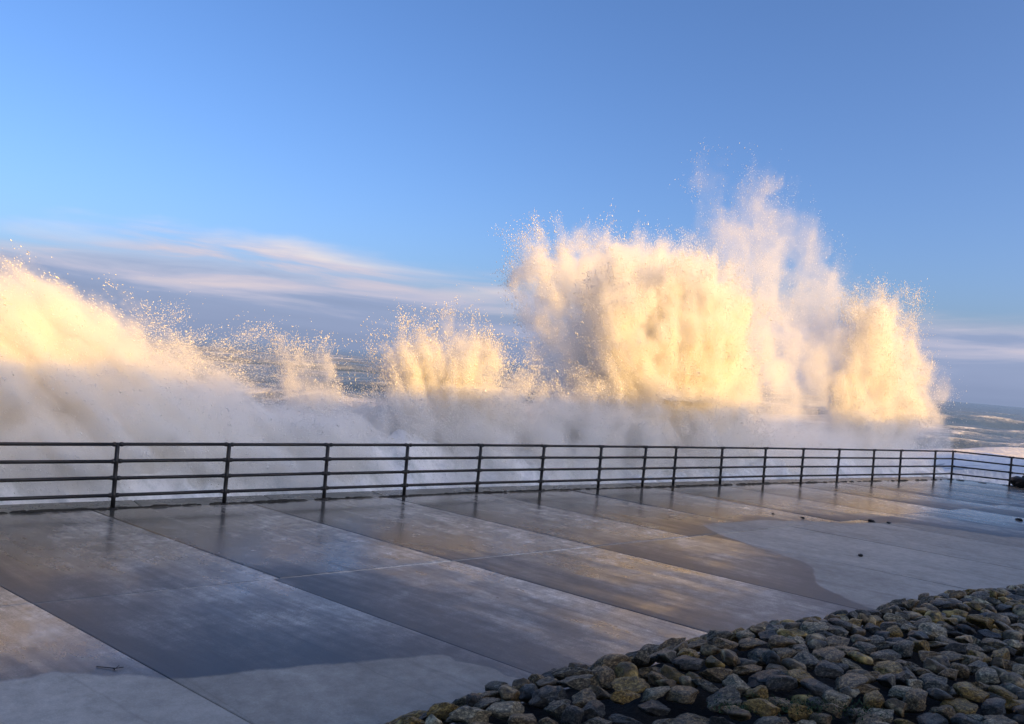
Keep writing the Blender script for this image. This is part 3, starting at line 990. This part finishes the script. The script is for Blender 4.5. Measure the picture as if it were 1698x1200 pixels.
# goes on out of the frame at both ends
d0 = np.array(posts[0]) - np.array(posts[1])
d0 = d0 / np.linalg.norm(d0) * 1.9
posts = [tuple(np.array(posts[0]) + d0 * 2), tuple(np.array(posts[0]) + d0)] + posts
vr = np.array((0.9494, -0.3138))
for q in (1.92, 3.84, 5.76):
    posts.append(tuple(np.array(posts[19][:2]) + vr * q))
RH = [1.075, 0.795, 0.510, 0.225]
RR, PR = 0.029, 0.036
for (x, y) in posts:
    p0 = Vector((x, y, 0)) - RO
    lean = Vector((random.gauss(0, 0.006), random.gauss(0, 0.006), 0))
    me = tube_mesh("post", (0, 0, -0.02), (0, 0, 1.10), PR, 12,
                   [(h + 0.02, 0.045, 0.046) for h in RH[::-1][:3]] + [])
    o = obj("post", me, m_iron, railing, loc=p0)
    o.rotation_euler = (random.gauss(0, 0.007), random.gauss(0, 0.007), random.uniform(0, 6))
    me = tube_mesh("base_flange", (0, 0, 0), (0, 0, 0.018), 0.085, 14)
    obj("base_flange", me, m_iron, o)
for (a, b) in zip(posts[:-1], posts[1:]):
    for h in RH:
        p0 = Vector((a[0], a[1], h)) - RO
        p1 = Vector((b[0], b[1], h)) - RO
        sag = Vector((0, 0, random.uniform(-0.006, 0.006)))
        L = (p1 - p0).length
        me = tube_mesh("rail", Vector((0, 0, 0)), p1 - p0 + sag, RR, 10,
                       [(0.055, 0.03, RR * 1.35), (L - 0.055, 0.03, RR * 1.35)])
        obj("rail", me, m_iron, railing, loc=p0)

# ================================================================== STONE BANK
CR_S = [-3, 1.87, 2.8, 3.61, 5.18, 7.3, 9.1, 10.4, 14]
CR_Z = [1.03, 1.12, 1.20, 1.245, 1.255, 1.14, 1.13, 1.02, 0.9]
CT = 3.5


def bank_z(s, t):
    cz = float(np.interp(s, CR_S, CR_Z)) - 0.08
    u = CT - t
    if u >= 0:
        return cz + 0.035 * u - 0.006 * u * u
    u = -u
    return cz - 0.35 * u - 0.32 * u * u


nb_s, nb_t = 120, 60
vs, fs = [], []
for i in range(nb_s):
    s = -9 + 27 * i / (nb_s - 1)
    for j in range(nb_t):
        t = -3.0 + 8.6 * j / (nb_t - 1)
        x, y = st(s, t)
        z = bank_z(s, t) - 0.15 + random.uniform(-0.02, 0.02)
        vs.append((x, y, max(z, -0.02)))
for i in range(nb_s - 1):
    for j in range(nb_t - 1):
        a = i * nb_t + j
        fs.append((a, a + nb_t, a + nb_t + 1, a + 1))
m_earth = simple_rock("dark_mortar", [(0.3, (0.004, 0.004, 0.004)), (0.6, (0.014, 0.013, 0.011)), (0.8, (0.035, 0.032, 0.026))], 0.75, 30, 0.9, scale=8)
bank = empty("stone_bank", loc=(0, 0, 0), kind="structure", label="bank of rough pitched stones in the foreground, dark and wet")
obj("core", mesh_py("bank_core", vs, fs, True), m_earth, bank)

STONE_COLS = [
    [(0.32, (0.008, 0.006, 0.004)), (0.50, (0.080, 0.068, 0.042)), (0.64, (0.530, 0.445, 0.275))],
    [(0.32, (0.009, 0.006, 0.003)), (0.50, (0.134, 0.089, 0.037)), (0.64, (0.704, 0.502, 0.233))],
    [(0.32, (0.012, 0.006, 0.001)), (0.50, (0.200, 0.121, 0.024)), (0.64, (0.805, 0.547, 0.149))],
    [(0.34, (0.003, 0.003, 0.003)), (0.52, (0.040, 0.036, 0.025)), (0.66, (0.302, 0.274, 0.191))],
    [(0.32, (0.016, 0.013, 0.007)), (0.50, (0.214, 0.176, 0.102)), (0.64, (0.955, 0.798, 0.467))],
]
STONE_M = [simple_rock("stone_" + nme, c, 0.36, 26, 0.7, scale=5.5) for nme, c in zip(("grey", "tan", "ochre", "slate", "pale"), STONE_COLS)]


def ico(sub):
    import bmesh
    bm = bmesh.new()
    bmesh.ops.create_icosphere(bm, subdivisions=sub, radius=1.0)
    v = np.array([x.co[:] for x in bm.verts])
    f = np.array([[l.index for l in fc.verts] for fc in bm.faces])
    bm.free()
    return v, f


IV, IF = ico(4)
LV, LF = ico(3)
# the finer ball repeats the coarser one's corners: find them, so that far stones can use fewer faces
nearest = np.array([int(np.argmin(((IV - q) ** 2).sum(1))) for q in LV])
NL = len(LV)
variants = []
for k in range(16):
    r = np.random.default_rng(500 + k)
    v = IV.copy()
    # split faces: cut the ball with a dozen planes, then roughen it
    for _ in range(10):
        nrm = r.normal(size=3)
        nrm /= np.linalg.norm(nrm)
        dd = r.uniform(0.42, 0.88)
        h = v @ nrm - dd
        v -= np.where(h > 0, h, 0)[:, None] * nrm[None] * 0.92
    for fr, am in ((1.7, 0.20), (3.5, 0.10), (7.0, 0.07), (14.0, 0.045)):
        ph = r.uniform(0, 6.28, (4, 3))
        dr_ = r.normal(size=(4, 3)) * fr
        dsp = sum(np.sin(IV @ dr_[q] + ph[q, 0]) for q in range(4)) / 4
        v += IV * (dsp * am)[:, None]
    variants.append(v)
low_variants = [v[nearest] for v in variants]
stone_meshes = {}


def stone_mesh(k, m):
    if (k, m) not in stone_meshes:
        me = mesh_np("stone", variants[k], IF, True)
        me.materials.append(STONE_M[m])
        stone_meshes[(k, m)] = me
    return stone_meshes[(k, m)]


r = np.random.default_rng(77)
cands = []
t = -2.2
while t < 4.9:
    dt = r.uniform(0.125, 0.195)
    s = -6 + r.uniform(0, 0.3)
    while s < 15:
        w = r.uniform(0.10, 0.27) * (1.5 if r.random() < 0.13 else 1)
        cands.append((s + w / 2, t + r.uniform(-0.04, 0.04), w, dt))
        s += w * r.uniform(0.97, 1.12)
    t += dt * 0.97
placed = []
for (s, t, w, dt) in cands:
    x, y = st(s, t)
    lift = r.normal(0, 0.016)
    z = bank_z(s, t) - 0.055 + lift
    pxy = to_px((x, y, z + 0.05))
    size = 0
    if pxy and -60 < pxy[0] < 1760 and pxy[1] < 1280 and t < CT + 0.75:
        size = w / max(y, 0.3)
    # keep clear of the viewer's own feet and leave out what is far outside the frame
    placed.append((size, s, t, x, y, z, w, dt))
placed.sort(key=lambda q: -q[0])
rest_v, rest_f, rest_m = [], [], []
nsing = 0
for q, (size, s, t, x, y, z, w, dt) in enumerate(placed):
    k = int(r.integers(0, 16))
    m = int(r.choice(5, p=[0.20, 0.34, 0.16, 0.17, 0.13]))
    hh = r.uniform(0.036, 0.066) * (1.35 if w > 0.33 else 1)
    scl = Vector((w * 0.53, dt * r.uniform(0.50, 0.62), hh))
    slope = math.atan2(bank_z(s, t + 0.05) - bank_z(s, t - 0.05), 0.1)
    rot = (Matrix.Rotation(ANG + r.normal(0, 0.14), 4, 'Z') @ Matrix.Rotation(slope + r.normal(0, 0.13), 4, 'X')
           @ Matrix.Rotation(r.normal(0, 0.14), 4, 'Y'))
    mw = Matrix.Translation((x, y, z)) @ rot @ Matrix.Diagonal((scl.x, scl.y, scl.z, 1)) @ Matrix.Rotation(0, 4, 'Z')
    if size > 0 and nsing < 299:
        o = obj("stone", stone_mesh(k, m), None, bank)
        o.matrix_world = mw
        nsing += 1
    elif -6 < s < 15:
        M = np.array(mw)
        if len(rest_f) < 1100 and t > -0.2:
            v = low_variants[k] @ M[:3, :3].T + M[:3, 3]
            rest_f.append(LF + len(rest_v) * NL)
            rest_m.append(np.full(len(LF), m))
            rest_v.append(v)
me = mesh_np("small_stones", np.concatenate(rest_v), np.concatenate(rest_f), True)
for mm in STONE_M:
    me.materials.append(mm)
me.polygons.foreach_set('material_index', np.concatenate(rest_m).astype(np.int32))
obj("loose_stones", me, None, bank, kind="stuff")

# ------------------------------------------------------------------ moss in the gaps of the bank
m_moss, n, out = mat("wet_moss")
geo = n.new('ShaderNodeNewGeometry')
principled(n, out, Base_Color=n.ramp(n.noise(geo.outputs['Position'], 40, 3, 0.6), [(0.3, (0.010, 0.028, 0.006)), (0.7, (0.035, 0.075, 0.015))]), Roughness=0.8)
r = np.random.default_rng(9)
vs, fs = [], []


def ground_at(px, py, z):
    c, s_ = math.cos(ROLL), math.sin(ROLL)
    u, v = px - 849, 600 - py
    X, Y = u * c - v * s_, u * s_ + v * c
    d = (CAM_H - z) / (-Y) * 1307
    return X * d / 1307, d


for (px, py, ww) in ((1290, 1188, 0.16), (1390, 1192, 0.13), (1225, 1192, 0.07)):
    cx, cy = ground_at(px, py, 1.12)
    for q in range(260):
        x, y = cx + r.normal(0, ww), cy + r.normal(0, ww * 0.45)
        s_l, t_l = x * E1[0] + y * E1[1], x * E2[0] + y * E2[1]
        z = bank_z(s_l, t_l) - 0.03 + r.uniform(0, 0.03)
        a = r.uniform(0, 6.28)
        h = r.uniform(0.006, 0.018)
        w = r.uniform(0.003, 0.006)
        i0 = len(vs)
        vs += [(x - w * math.cos(a), y - w * math.sin(a), z), (x + w * math.cos(a), y + w * math.sin(a), z), (x + r.normal(0, 0.012), y + r.normal(0, 0.012), z + h)]
        fs.append((i0, i0 + 1, i0 + 2))
obj("moss", mesh_py("moss", vs, fs), m_moss, bank, kind="stuff")

# ------------------------------------------------------------------ things lying on the wet slabs
heap = empty("rock_heap", loc=(19.55, 29.15, 0), label="black heap of boulders and weed at the far right end of the railing", category="rocks")
M_BLACK = simple_rock("black_rock", [(0.3, (0.004, 0.004, 0.004)), (0.6, (0.012, 0.011, 0.010)), (0.8, (0.03, 0.026, 0.02))], 0.5, 12, 0.8, scale=4)
for (dx_, dy_, dz_, sx_, sy_, sz_) in ((-0.15, 0, 0.16, 0.62, 0.45, 0.24), (0.45, -0.2, 0.28, 0.60, 0.5, 0.40), (0.2, 0.3, 0.22, 0.5, 0.45, 0.34), (1.1, -0.4, 0.3, 0.7, 0.6, 0.45), (0.75, 0.1, 0.55, 0.42, 0.4, 0.28), (-0.5, -0.15, 0.07, 0.34, 0.3, 0.14)):
    k = int(r.integers(0, 16))
    me = mesh_np("boulder", variants[k], IF, True)
    o = obj("boulder", me, M_BLACK, heap, loc=(dx_, dy_, dz_))
    o.scale = (sx_, sy_, sz_)
    o.rotation_euler = (r.normal(0, 0.2), r.normal(0, 0.2), r.uniform(0, 6))
peb = [(1282, 852, 0.05, "dark pebble nearest the railing on the wet promenade"),
       (1331, 859, 0.055, "dark pebble on the wet promenade just above the dry patch, left of two lumps"),
       (1445, 865, 0.09, "left one of two dark lumps on the upper edge of the dry patch"),
       (1473, 868, 0.08, "right one of two dark lumps on the upper edge of the dry patch"),
       (1690, 863, 0.11, "dark stone in the bright wet sheen at the right edge of the photo"),
       (1427, 922, 0.07, "dark pebble alone in the middle of the dry patch")]
for i, (px, py, sz_, lab) in enumerate(peb):
    x, y = ground_at(px, py, 0)
    me = mesh_np("pebble", variants[i + 3], IF, True)
    o = obj("pebble", me, M_BLACK, None, loc=(x, y, sz_ * 0.25), label=lab, category="pebble", group="pebbles lying on the promenade")
    sz_ *= 0.75
    o.scale = (sz_ * 1.2, sz_ * 0.9, sz_ * 0.6)
    o.rotation_euler = (0, 0, r.uniform(0, 3))
# a forked twig near the lower left tide mark
x, y = ground_at(183, 1109, 0)
tw = empty("twig", loc=(x, y, 0), label="small dark forked twig on the wet slab near the lower left tide mark", category="twig")
for (p0, p1, rad) in (((-0.13, 0.01, 0.008), (0.05, -0.005, 0.012), 0.004), ((0.05, -0.005, 0.012), (0.10, 0.03, 0.014), 0.0035), ((0.02, 0, 0.011), (0.06, -0.04, 0.012), 0.004), ((0.05, -0.005, 0.012), (0.07, 0.01, 0.035), 0.003)):
    obj("stem", tube_mesh("stem", p0, p1, rad, 7), M_BLACK, tw)
